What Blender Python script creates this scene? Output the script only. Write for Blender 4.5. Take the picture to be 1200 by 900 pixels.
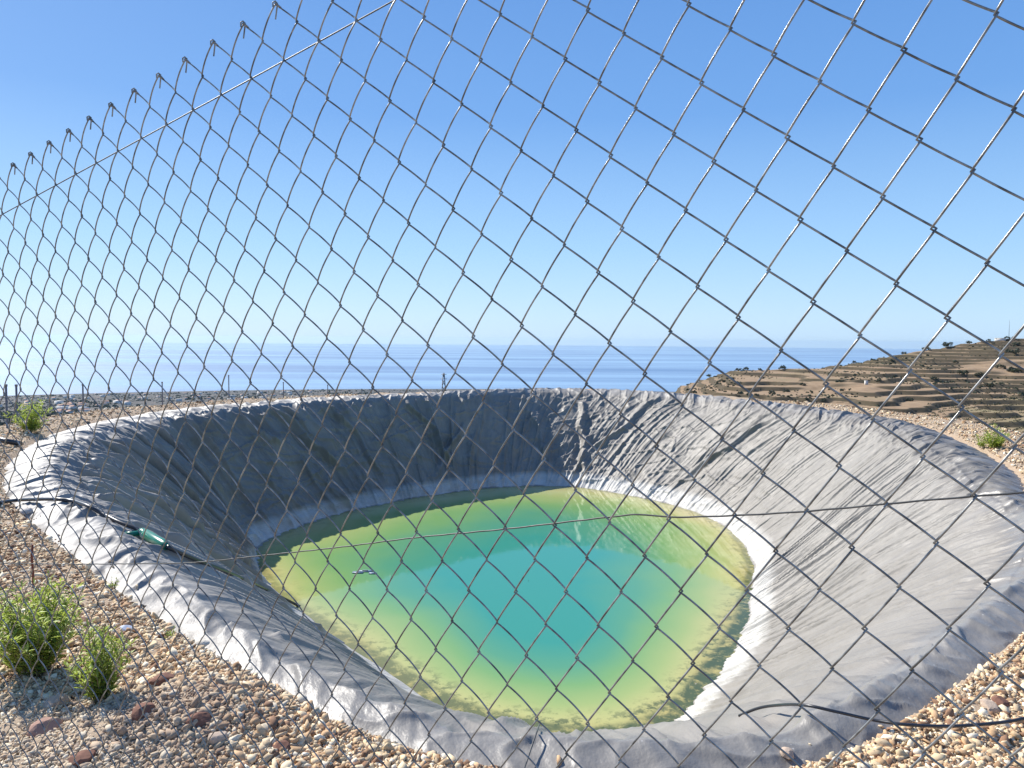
import bpy, math, random
import numpy as np
rad = math.radians
for o in list(bpy.data.objects): bpy.data.objects.remove(o)
S = bpy.context.scene
COL = S.collection
rng = np.random.default_rng(11)
random.seed(5)

# ------------------------------------------------------------------ camera
F = 866.0                      # focal length in photograph pixels (1200 wide)
CAMH = 1.6
upc = np.array([.0082, -1, -.0600]); upc /= np.linalg.norm(upc)     # world up in camera axes (x right, y down, z ahead)
fw = np.array([0, 0, 1.]); Yc = fw - (fw @ upc) * upc; Yc /= np.linalg.norm(Yc)
Xc = np.cross(Yc, upc)
Rw = np.array([Xc, Yc, upc])                                        # camera axes -> world
CAM = np.array([0, 0, CAMH])
def c2w(p): return np.asarray(p) @ Rw.T + CAM
cam = bpy.data.cameras.new('camera'); camo = bpy.data.objects.new('camera', cam); COL.objects.link(camo)
from mathutils import Matrix, Vector
mr = np.array([Rw @ [1, 0, 0], Rw @ [0, -1, 0], Rw @ [0, 0, -1]]).T
camo.matrix_world = Matrix.Translation(CAM) @ Matrix(mr.tolist()).to_4x4()
cam.sensor_width = 36; cam.lens = 36 * F / 1200
cam.clip_start = .02; cam.clip_end = 90000
S.camera = camo

# ------------------------------------------------------------------ light
SUN_EL, SUN_AZ = 40, -50       # azimuth from the view direction (+Y), negative = left
world = bpy.data.worlds.new('World'); S.world = world; world.use_nodes = True
nt = world.node_tree; bg = nt.nodes['Background']
sky = nt.nodes.new('ShaderNodeTexSky'); sky.sky_type = 'NISHITA'; sky.sun_disc = False
sky.sun_elevation = rad(SUN_EL); sky.sun_rotation = rad(SUN_AZ); sky.altitude = 200
sky.air_density = 1.0; sky.dust_density = .6; sky.ozone_density = 2.5
tcw = nt.nodes.new('ShaderNodeTexCoord'); spw = nt.nodes.new('ShaderNodeSeparateXYZ'); nt.links.new(tcw.outputs['Generated'], spw.inputs[0])
rpw = nt.nodes.new('ShaderNodeValToRGB'); ew = rpw.color_ramp.elements; nt.links.new(spw.outputs[2], rpw.inputs[0])
while len(ew) < 6: ew.new(.5)
for e_, (p_, c_) in zip(ew, [(0, (2.7, 3.9, 5.2)), (.03, (2.6, 3.85, 5.2)), (.12, (1.8, 3.2, 5.0)), (.28, (.80, 1.95, 4.2)), (.5, (.52, 1.45, 3.6)), (1, (.45, 1.05, 2.6))]):
    e_.position = p_; e_.color = (*[v / 6 for v in c_], 1)
sc6 = nt.nodes.new('ShaderNodeVectorMath'); sc6.operation = 'SCALE'; sc6.inputs[3].default_value = 6; nt.links.new(rpw.outputs[0], sc6.inputs[0])
mxw = nt.nodes.new('ShaderNodeMix'); mxw.data_type = 'RGBA'; mxw.inputs[0].default_value = .88
nt.links.new(sky.outputs[0], mxw.inputs[6]); nt.links.new(sc6.outputs[0], mxw.inputs[7])
nt.links.new(mxw.outputs[2], bg.inputs[0]); bg.inputs[1].default_value = .135
sl = bpy.data.lights.new('sun', 'SUN'); sl.energy = 5.0; sl.angle = rad(.5); sl.color = (1, .95, .87)
so = bpy.data.objects.new('sun', sl); COL.objects.link(so)
sd = Vector((math.sin(rad(SUN_AZ)) * math.cos(rad(SUN_EL)), math.cos(rad(SUN_AZ)) * math.cos(rad(SUN_EL)), math.sin(rad(SUN_EL))))
so.rotation_euler = sd.to_track_quat('Z', 'Y').to_euler()
so.location = (-20, 20, 30)
vs = S.view_settings; vs.view_transform = 'Standard'; vs.look = 'None'; vs.gamma = 1; vs.exposure = .58; vs.use_curve_mapping = False

# ------------------------------------------------------------------ helpers
def px_ray(x, y):
    d = np.stack([np.asarray(x, float) - 600, np.asarray(y, float) - 450, np.full(np.shape(x), F)], -1)
    return d @ Rw.T
def px_plane(x, y, z):
    r = px_ray(x, y); t = (z - CAMH) / r[..., 2]
    return CAM + r * t[..., None]
def px_dist(x, y, dist):       # point seen at pixel x,y at horizontal distance dist
    r = px_ray(x, y); return CAM + r * (dist / np.hypot(r[..., 0], r[..., 1]))[..., None]

PERM = rng.permutation(4096)
GR = rng.uniform(0, 2 * np.pi, 4096); GX, GY = np.cos(GR), np.sin(GR)
def perlin(x, y, px=0, seed=0):
    x = np.asarray(x, float); y = np.asarray(y, float)
    xi = np.floor(x).astype(np.int64); yi = np.floor(y).astype(np.int64); fx, fy = x - xi, y - yi
    u = fx * fx * fx * (fx * (fx * 6 - 15) + 10); v = fy * fy * fy * (fy * (fy * 6 - 15) + 10)
    def g(ix, iy, dx, dy):
        if px: ix = np.mod(ix, px)
        h = PERM[(PERM[(ix + seed * 131) & 4095] + iy) & 4095]
        return GX[h] * dx + GY[h] * dy
    a = g(xi, yi, fx, fy); b = g(xi + 1, yi, fx - 1, fy); c = g(xi, yi + 1, fx, fy - 1); d = g(xi + 1, yi + 1, fx - 1, fy - 1)
    return (a + u * (b - a) + v * ((c + u * (d - c)) - (a + u * (b - a)))) * 1.5
def fbm(x, y, n=4, seed=0):
    s = 0; a = 1
    for i in range(n): s = s + a * perlin(x * 2 ** i, y * 2 ** i, 0, seed + i); a *= .5
    return s
def sst(x, a, b):
    t = np.clip((x - a) / (b - a), 0, 1); return t * t * (3 - 2 * t)

def mesh_np(name, V, Fc, mat=None, smooth=True, attrs=None, k=4):
    V = np.ascontiguousarray(V, np.float32).reshape(-1, 3); Fc = np.ascontiguousarray(Fc, np.int32).reshape(-1, k)
    me = bpy.data.meshes.new(name); me.vertices.add(len(V)); me.vertices.foreach_set('co', V.ravel())
    me.loops.add(Fc.size); me.loops.foreach_set('vertex_index', Fc.ravel())
    me.polygons.add(len(Fc)); me.polygons.foreach_set('loop_start', np.arange(0, Fc.size, k, dtype=np.int32))
    me.polygons.foreach_set('loop_total', np.full(len(Fc), k, np.int32))
    if smooth: me.polygons.foreach_set('use_smooth', np.ones(len(Fc), bool))
    for an, av in (attrs or {}).items():
        av = np.asarray(av, np.float32)
        if av.ndim == 1: at = me.attributes.new(an, 'FLOAT', 'POINT'); at.data.foreach_set('value', av)
        else:
            at = me.attributes.new(an, 'FLOAT_COLOR', 'POINT')
            if av.shape[1] == 3: av = np.c_[av, np.ones(len(av), np.float32)]
            at.data.foreach_set('color', np.ascontiguousarray(av, np.float32).ravel())
    me.update(calc_edges=True); me.validate()
    if mat: me.materials.append(mat)
    return me
def ob(name, me, parent=None, loc=None):
    o = bpy.data.objects.new(name, me); COL.objects.link(o)
    if parent: o.parent = parent
    if loc is not None: o.location = loc
    return o
def tag(o, label=None, cat=None, group=None, kind=None):
    if label: o['label'] = label
    if cat: o['category'] = cat
    if group: o['group'] = group
    if kind: o['kind'] = kind
    return o
def thing(name, label, cat, loc=(0, 0, 0), rz=0, group=None):
    o = bpy.data.objects.new(name, None); COL.objects.link(o); o.location = loc; o.rotation_euler = (0, 0, rz)
    o.empty_display_size = .1
    return tag(o, label, cat, group)
def dup(root, loc, rz=0, sc=1, label=None, group=None):
    r = root.copy(); COL.objects.link(r); r.location = loc; r.rotation_euler = (0, 0, rz)
    r.scale = (sc, sc, sc) if not hasattr(sc, '__len__') else sc
    if label: r['label'] = label
    if group: r['group'] = group
    for ch in list(root.children):
        c = ch.copy(); COL.objects.link(c); c.parent = r
    return r
def grid_faces(nu, nv, wrap=False):
    i = np.arange(nu if wrap else nu - 1)[:, None]; j = np.arange(nv - 1)[None, :]
    i2 = (i + 1) % nu
    return np.stack([i * nv + j, i2 * nv + j, i2 * nv + j + 1, i * nv + j + 1], -1).reshape(-1, 4)
def tube(P, r, n=8, cap=True):
    """tube round a polyline; returns V, F (quads, with degenerate-free quad caps left open)"""
    P = np.asarray(P, float); m = len(P)
    T = np.gradient(P, axis=0); T /= np.linalg.norm(T, axis=1)[:, None] + 1e-12
    ref = np.array([0, 0, 1.]) if abs(T[0, 2]) < .9 else np.array([1., 0, 0])
    Nn = np.zeros_like(P); a = np.cross(T[0], ref); a /= np.linalg.norm(a)
    for i in range(m):
        a = a - (a @ T[i]) * T[i]; a /= np.linalg.norm(a); Nn[i] = a
    B = np.cross(T, Nn); rr = np.broadcast_to(np.asarray(r, float), (m,))
    th = np.arange(n) * 2 * np.pi / n
    V = P[:, None, :] + rr[:, None, None] * (np.cos(th)[None, :, None] * Nn[:, None, :] + np.sin(th)[None, :, None] * B[:, None, :])
    V = V.reshape(-1, 3)
    i = np.arange(m - 1)[:, None]; j = np.arange(n)[None, :]
    Fc = np.stack([i * n + j, i * n + (j + 1) % n, (i + 1) * n + (j + 1) % n, (i + 1) * n + j], -1).reshape(-1, 4)
    if cap:
        V = np.r_[V, P[:1], P[-1:]]; c0, c1 = m * n, m * n + 1
        j = np.arange(0, n, 2)
        Fa = np.stack([np.full(len(j), c0), (j + 2) % n, (j + 1) % n, j], -1)
        b = (m - 1) * n
        Fb = np.stack([np.full(len(j), c1), b + j, b + (j + 1) % n, b + (j + 2) % n], -1)
        Fc = np.r_[Fc, Fa, Fb]
    return V, Fc
class MB:
    def __init__(s): s.V = []; s.F = []; s.n = 0
    def add(s, V, Fc): s.V.append(np.asarray(V, float)); s.F.append(np.asarray(Fc) + s.n); s.n += len(V); return s
    def tube(s, P, r, n=8): return s.add(*tube(P, r, n))
    def box(s, lo, hi):
        (a, b, c), (d, e, f) = lo, hi
        V = [(a, b, c), (d, b, c), (d, e, c), (a, e, c), (a, b, f), (d, b, f), (d, e, f), (a, e, f)]
        return s.add(V, [(0, 3, 2, 1), (4, 5, 6, 7), (0, 1, 5, 4), (1, 2, 6, 5), (2, 3, 7, 6), (3, 0, 4, 7)])
    def mesh(s, name, mat, smooth=True, attrs=None): return mesh_np(name, np.concatenate(s.V), np.concatenate(s.F), mat, smooth, attrs)
def catmull(P, n):
    P = np.asarray(P, float); d = np.r_[0, np.cumsum(np.linalg.norm(np.diff(P, axis=0), axis=1))]
    Q = np.r_[[2 * P[0] - P[1]], P, [2 * P[-1] - P[-2]]]
    t = np.linspace(0, d[-1], n); k = np.clip(np.searchsorted(d, t, side='right') - 1, 0, len(P) - 2)
    u = ((t - d[k]) / (d[k + 1] - d[k]))[:, None]
    p0, p1, p2, p3 = Q[k], Q[k + 1], Q[k + 2], Q[k + 3]
    return .5 * ((2 * p1) + (-p0 + p2) * u + (2 * p0 - 5 * p1 + 4 * p2 - p3) * u ** 2 + (-p0 + 3 * p1 - 3 * p2 + p3) * u ** 3)

# ------------------------------------------------------------------ materials
class N:
    """tiny node builder"""
    def __init__(s, name):
        s.m = bpy.data.materials.new(name); s.m.use_nodes = True; s.t = s.m.node_tree; s.b = s.t.nodes['Principled BSDF']
    def n(s, kind, **kw):
        x = s.t.nodes.new('ShaderNode' + kind)
        for k, v in kw.items():
            if k.startswith('i_'): x.inputs[k[2:].replace('_', ' ')].default_value = v
            else: setattr(x, k, v)
        return x
    def l(s, a, b): s.t.links.new(a, b)
    def noise(s, scale, detail=4, rough=.55, vec=None, dist=0):
        x = s.n('TexNoise'); x.inputs['Scale'].default_value = scale; x.inputs['Detail'].default_value = detail
        x.inputs['Roughness'].default_value = rough; x.inputs['Distortion'].default_value = dist
        if vec is not None: s.l(vec, x.inputs['Vector'])
        return x.outputs['Fac']
    def ramp(s, fac, stops):
        x = s.n('ValToRGB'); e = x.color_ramp.elements
        while len(e) < len(stops): e.new(.5)
        for i, (p, c) in enumerate(stops):
            e[i].position = p; e[i].color = (*c, 1) if hasattr(c, '__len__') else (c, c, c, 1)
        s.l(fac, x.inputs[0]); return x.outputs[0]
    def mix(s, f, a, b, mode='MIX'):
        x = s.n('Mix', data_type='RGBA', blend_type=mode)
        for ix, v in ((0, f), (6, a), (7, b)):
            if hasattr(v, 'is_linked'): s.l(v, x.inputs[ix])
            elif hasattr(v, '__len__'): x.inputs[ix].default_value = (*v, 1)
            else: x.inputs[ix].default_value = v if ix == 0 else (v, v, v, 1)
        return x.outputs[2]
    def math(s, op, a, b=None, c=None):
        x = s.n('Math', operation=op)
        for i, v in enumerate((a, b, c)):
            if v is None: continue
            if hasattr(v, 'is_linked'): s.l(v, x.inputs[i])
            else: x.inputs[i].default_value = v
        return x.outputs[0]
    def attr(s, name, out='Fac'): return s.n('Attribute', attribute_name=name).outputs[out]
    def obj(s): return s.n('TexCoord').outputs['Object']
    def mapv(s, vec, scale=(1, 1, 1)):
        x = s.n('Mapping'); x.inputs['Scale'].default_value = scale; s.l(vec, x.inputs['Vector']); return x.outputs[0]
    def bump(s, h, st=.3, d=.01):
        x = s.n('Bump'); x.inputs['Strength'].default_value = st; x.inputs['Distance'].default_value = d
        s.l(h, x.inputs['Height']); s.l(x.outputs[0], s.b.inputs['Normal']); return x
    def set(s, col=None, rough=None, metal=None, spec=None):
        for k, v in (('Base Color', col), ('Roughness', rough), ('Metallic', metal), ('Specular IOR Level', spec)):
            if v is None: continue
            if hasattr(v, 'is_linked'): s.l(v, s.b.inputs[k])
            elif hasattr(v, '__len__'): s.b.inputs[k].default_value = (*v, 1)
            else: s.b.inputs[k].default_value = v
        return s.m

def m_plain(name, col, rough=.6, metal=0, var=.2, scale=20):
    k = N(name); o = k.obj(); f = k.noise(scale, 5, .6, o)
    c = k.ramp(f, [(.3, tuple(x * (1 - var) for x in col)), (.7, tuple(min(1, x * (1 + var)) for x in col))])
    k.bump(f, .15, .004)
    return k.set(c, rough, metal)
M = {}
k = N('galvanised_wire'); f = k.noise(60, 2, .5, k.obj())
M['wire'] = k.set(k.ramp(f, [(.35, (.12, .12, .115)), (.65, (.34, .34, .32))]), .32, .45)
k = N('dull_wire'); f = k.noise(60, 3, .6, k.obj())
M['wire2'] = k.set(k.ramp(f, [(.3, (.05, .05, .05)), (.7, (.13, .13, .12))]), .55, .2)
M['black'] = m_plain('black_polyethylene', (.028, .03, .036), .35)
M['green'] = m_plain('green_plastic', (.006, .16, .10), .3)
M['post'] = m_plain('grey_steel', (.16, .16, .17), .6, .3)
M['rust'] = m_plain('rusty_iron', (.16, .05, .03), .8)
M['housewall'] = m_plain('white_render', (.62, .60, .56), .8)
M['houseroof'] = m_plain('clay_tiles', (.32, .15, .09), .8)
M['leaf_dark'] = m_plain('dark_scrub_leaves', (.040, .052, .022), .7, 0, .4, 3)
M['leaf_dry'] = m_plain('grey_green_leaves', (.13, .12, .06), .7, 0, .4, 3)
k = N('fresh_leaves'); f = k.noise(14, 3, .6, k.obj())
k.b.inputs['Subsurface Weight'].default_value = 0
tr = k.n('BsdfTranslucent'); tr.inputs[0].default_value = (.42, .52, .08, 1); ms = k.n('MixShader'); ms.inputs[0].default_value = .4
k.l(k.b.outputs[0], ms.inputs[1]); k.l(tr.outputs[0], ms.inputs[2]); k.l(ms.outputs[0], k.t.nodes['Material Output'].inputs[0])
M['leaf'] = k.set(k.ramp(f, [(.3, (.26, .38, .06)), (.7, (.50, .58, .16))]), .5)
M['bark'] = m_plain('brown_stem', (.20, .17, .08), .9)
k = N('plastic_scrap'); M['scrap'] = k.set((.22, .30, .38), .4)

# ------------------------------------------------------------------ reservoir outlines (plan, metres)
ZW = -2.38
PC = np.array([.3, 12.0])
outer_px = [(5, 548), (15, 580), (50, 612), (100, 650), (150, 688), (200, 720), (250, 752), (300, 782), (350, 810), (400, 838), (440, 849), (480, 858), (520, 878), (570, 888), (620, 894), (700, 899), (770, 901), (850, 903), (925, 890), (980, 872), (1040, 846), (1090, 806), (1140, 775), (1180, 744), (1206, 722),
            (1212, 575), (1200, 560), (1165, 530), (1130, 513), (1090, 498), (1050, 490), (1000, 483), (940, 475), (880, 469), (820, 463), (760, 459), (700, 456), (640, 455), (560, 457.5), (500, 460), (420, 463), (350, 466.5), (270, 472), (200, 478), (130, 487), (80, 497), (45, 508), (20, 525)]
shore_px = [(298, 652), (301, 640), (320, 629), (360, 613), (400, 601), (460, 588), (520, 578), (570, 572), (620, 569), (680, 571), (740, 581), (790, 592), (830, 606), (860, 626), (877, 650), (881, 680), (876, 706), (864, 740), (843, 772), (818, 803), (790, 832), (750, 856), (700, 862), (640, 856),
            (543, 832), (517, 819), (483, 797), (443, 773), (400, 747), (365, 722), (330, 696), (308, 672)]
NT = 3600
TH = np.arange(NT) * 2 * np.pi / NT
def polar_fn(P, sm):
    d = P[:, :2] - PC; th = np.mod(np.arctan2(d[:, 1], d[:, 0]), 2 * np.pi); r = np.hypot(d[:, 0], d[:, 1])
    i = np.argsort(th); th, r = th[i], r[i]
    R = np.interp(TH, np.r_[th[-1] - 2 * np.pi, th, th[0] + 2 * np.pi], np.r_[r[-1], r, r[0]])
    kx = np.fft.rfftfreq(NT, 1 / NT); return np.fft.irfft(np.fft.rfft(R) * np.exp(-(kx / sm) ** 2), NT)
op = np.array(outer_px, float); pts = px_plane(op[:, 0], op[:, 1], .05)
RO = polar_fn(pts, 45)
sp = np.array(shore_px, float); RS = polar_fn(px_plane(sp[:, 0], sp[:, 1], ZW), 40)
def per(R, th): return np.interp(np.mod(th, 2 * np.pi), np.r_[TH, 2 * np.pi], np.r_[R, R[0]])
def rO(th): return per(RO, th)
def rS(th): return per(RS, th)
tn = np.mod(TH, 2 * np.pi)
band = np.interp(np.degrees(TH), [0, 60, 120, 165, 185, 215, 240, 262, 290, 320, 345, 360], [.9, .8, 1.1, 1.2, .9, .6, .5, .32, .38, .5, .8, .9])
def rC(th): return rO(th) - per(band, th)

def pond_q(x, y):
    dx, dy = x - PC[0], y - PC[1]; return np.hypot(dx, dy) - rO(np.arctan2(dy, dx))

# ------------------------------------------------------------------ terrain
XK = np.array([-9, .12, .20, .25, .30, .35, .40, .46, .50, .54, .58, .62, .66, .70, .78, 1.2, 9])
CR = np.array([100, 90, 59, 45, 30, 31, 28, 22, 14, 10, 4, -1, -5, -6, -8, -12, -12.])   # ridge, photograph pixels below eye level
_tf = np.arange(-1, 3, .004); _w = np.exp(-(np.arange(-30, 31) * .004 / .016) ** 2); _w /= _w.sum()
_CRS = np.convolve(np.pad(np.interp(_tf, XK, CR), 30, mode='edge'), _w, 'valid')
_w2 = np.exp(-(np.arange(-30, 31) * .004 / .05) ** 2); _w2 /= _w2.sum()
_DCS = np.convolve(np.pad(np.interp(_tf, [.2, .44, .6, .7], [380, 405, 470, 500]), 30, mode='edge'), _w2, 'valid')
def far_z(x, y):
    d = np.hypot(x, y) + 1e-6
    t = np.where(y > .05 * d, x / np.maximum(y, .05 * d), np.sign(x) * 20)
    # valley and coast
    zv = np.interp(d, [0, 30, 60, 150, 400, 800, 1200, 1700, 2300, 2900, 3200, 3400, 4500, 1e5], [-1.8, -2, -8, -25, -58, -88, -112, -140, -172, -204, -216, -224, -240, -240])
    zv = zv + sst(d, 120, 900) * (1 - sst(d, 2700, 3300)) * (9 * fbm(x / 420, y / 420, 4, 3) + 5 * fbm(x / 120, y / 120, 3, 9))
    # hill on the right
    cp = np.interp(t, _tf, _CRS)
    dc = np.interp(t, _tf, _DCS)
    s = d / dc
    p = np.select([s < .10, s < .30, s < .50, s < .75], [110 + 0 * s, 110 - (s - .10) / .2 * 8, 102 - (s - .30) / .2 * 14, 88 + (s - .50) / .25 * (.45 * cp + .55 * 88 - 88 - 8)],
                  (.45 * cp + .55 * 88 - 8) + (s - .75) / .25 * (cp - (.45 * cp + .55 * 88 - 8)))
    zh = CAMH - p * np.minimum(d, dc) / F
    n = (2.6 * fbm(x / 60, y / 60, 4, 21)) * sst(d, 60, 200) * (1 - .75 * sst(s, .8, 1.0))
    zh = zh + n
    # terraces
    q = zh / 1.5 + .25 * fbm(x / 50, y / 50, 2, 31); fl = np.floor(q); fr = q - fl
    zt = (fl + sst(fr, .80, .98) - (q - zh / 1.5)) * 1.5
    wt = sst(d, 190, 250) * sst(fbm(x / 90, y / 90, 2, 33), -.75, -.5)
    zh = zh * (1 - wt) + zt * wt
    zh = zh - np.maximum(0, d - dc) * .35
    wh = sst(t, .17, .23) * (y > 0)
    z = zv * (1 - wh) + np.maximum(zh, zv) * wh
    return z
def ground_z(x, y):
    x = np.asarray(x, float); y = np.asarray(y, float)
    d = np.hypot(x, y); q = pond_q(x, y)
    w = sst(y, 5, 9.5)
    g0 = np.interp(x, [-9, -6, 0, 5, 7, 10], [1.1, .6, .35, .4, .9, 1.3])
    near = .04 * sst(q, 0, .4) * w - w * np.interp(x, [0, 4, 8], [.5, .4, .34]) * np.maximum(0, q - g0)
    near = np.maximum(near, -1.9)
    near = near + .035 * fbm(x * .9, y * .9, 4, 50) * sst(q, 0, .8)
    near = near + .10 * np.exp(-((x + 1.35) ** 2 / .16 + (y - 2.95) ** 2 / .12))       # little heap of darker stones
    f = far_z(x, y)
    b = sst(d, 28, 60)
    z = near * (1 - b) + f * b
    z = np.where(q < 0, z - .06 - sst(-q, 0.1, 3.5) * 4.2, z)
    return z

def build_ground():
    az = np.concatenate([np.arange(-46, 46, .18), np.arange(46, 314, 1.6)]) * np.pi / 180
    rr = [0.02, .5, 1.0, 1.5]
    while rr[-1] < 20: rr.append(rr[-1] * 1.013)
    while rr[-1] < 80: rr.append(rr[-1] * 1.022)
    while rr[-1] < 180: rr.append(rr[-1] * 1.008)
    while rr[-1] < 520: rr.append(rr[-1] * 1.0033)
    while rr[-1] < 5000: rr.append(rr[-1] * 1.018)
    rr.append(12000); rr.append(32000)
    rr = np.array(rr); A, R = np.meshgrid(az, rr, indexing='ij')
    x = R * np.sin(A); y = R * np.cos(A); z = ground_z(x, y)
    m = (R < 20)
    z = z + m * .012 * perlin(x * 9, y * 9, 0, 70) * (pond_q(x, y) > 0)
    V = np.stack([x, y, z], -1)
    k = N('dry_soil'); geo = k.n('NewGeometry'); pos = geo.outputs['Position']
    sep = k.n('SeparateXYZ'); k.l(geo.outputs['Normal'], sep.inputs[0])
    n1 = k.noise(2.2, 8, .65, pos); n2 = k.noise(28, 6, .7, pos); n3 = k.noise(.02, 6, .6, pos); n4 = k.noise(.25, 6, .7, pos)
    near = k.mix(n1, (.30, .215, .145), (.47, .36, .25))
    near = k.mix(k.math('MULTIPLY', k.ramp(n2, [(.45, 0), (.7, 1)]), .5), near, (.55, .47, .36))
    hill = k.mix(k.ramp(n4, [(.35, 0), (.65, 1)]), (.24, .160, .095), (.36, .255, .155))
    hill = k.mix(k.ramp(n3, [(.52, 0), (.66, .6)]), hill, (.19, .18, .085))
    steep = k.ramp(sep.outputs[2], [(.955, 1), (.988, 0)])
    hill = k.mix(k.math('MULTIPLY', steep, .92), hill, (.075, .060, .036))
    nv = k.noise(.012, 9, .7, pos)
    val = k.mix(k.ramp(nv, [(.42, 0), (.6, 1)]), (.045, .050, .050), (.14, .12, .105))
    wz = k.attr('hill'); wn = k.attr('near')
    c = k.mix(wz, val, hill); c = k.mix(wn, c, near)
    k.bump(n2, .6, .03)
    k.set(c, .95, 0, .2)
    d = R
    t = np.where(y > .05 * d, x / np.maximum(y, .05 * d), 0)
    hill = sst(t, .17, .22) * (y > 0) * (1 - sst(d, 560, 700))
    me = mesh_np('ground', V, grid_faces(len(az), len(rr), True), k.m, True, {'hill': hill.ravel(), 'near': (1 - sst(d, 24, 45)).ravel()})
    return tag(ob('ground', me), kind='structure')
build_ground()

# sea
k = N('sea_water'); pos = k.n('NewGeometry').outputs['Position']
st = k.noise(.00042, 6, .55, k.mapv(pos, (.35, 2.4, 1))); st2 = k.noise(.0022, 5, .6, k.mapv(pos, (.25, 2.2, 1)))
s3 = k.math('ADD', k.math('MULTIPLY', st, .7), k.math('MULTIPLY', st2, .3))
c = k.ramp(s3, [(.38, (.09, .18, .33)), (.62, (.27, .41, .55))])
r = k.ramp(s3, [(.38, .55), (.62, .30)])
k.set(c, r, 0, .5)
az = np.arange(0, 360, 2.) * np.pi / 180; rr = np.array([900, 1500, 2500, 4000, 7000, 12000, 20000, 31000.])
A, R = np.meshgrid(az, rr, indexing='ij')
tag(ob('sea', mesh_np('sea', np.stack([R * np.sin(A), R * np.cos(A), 0 * R - 220], -1), grid_faces(len(az), len(rr), True), k.m)), kind='structure')

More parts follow.
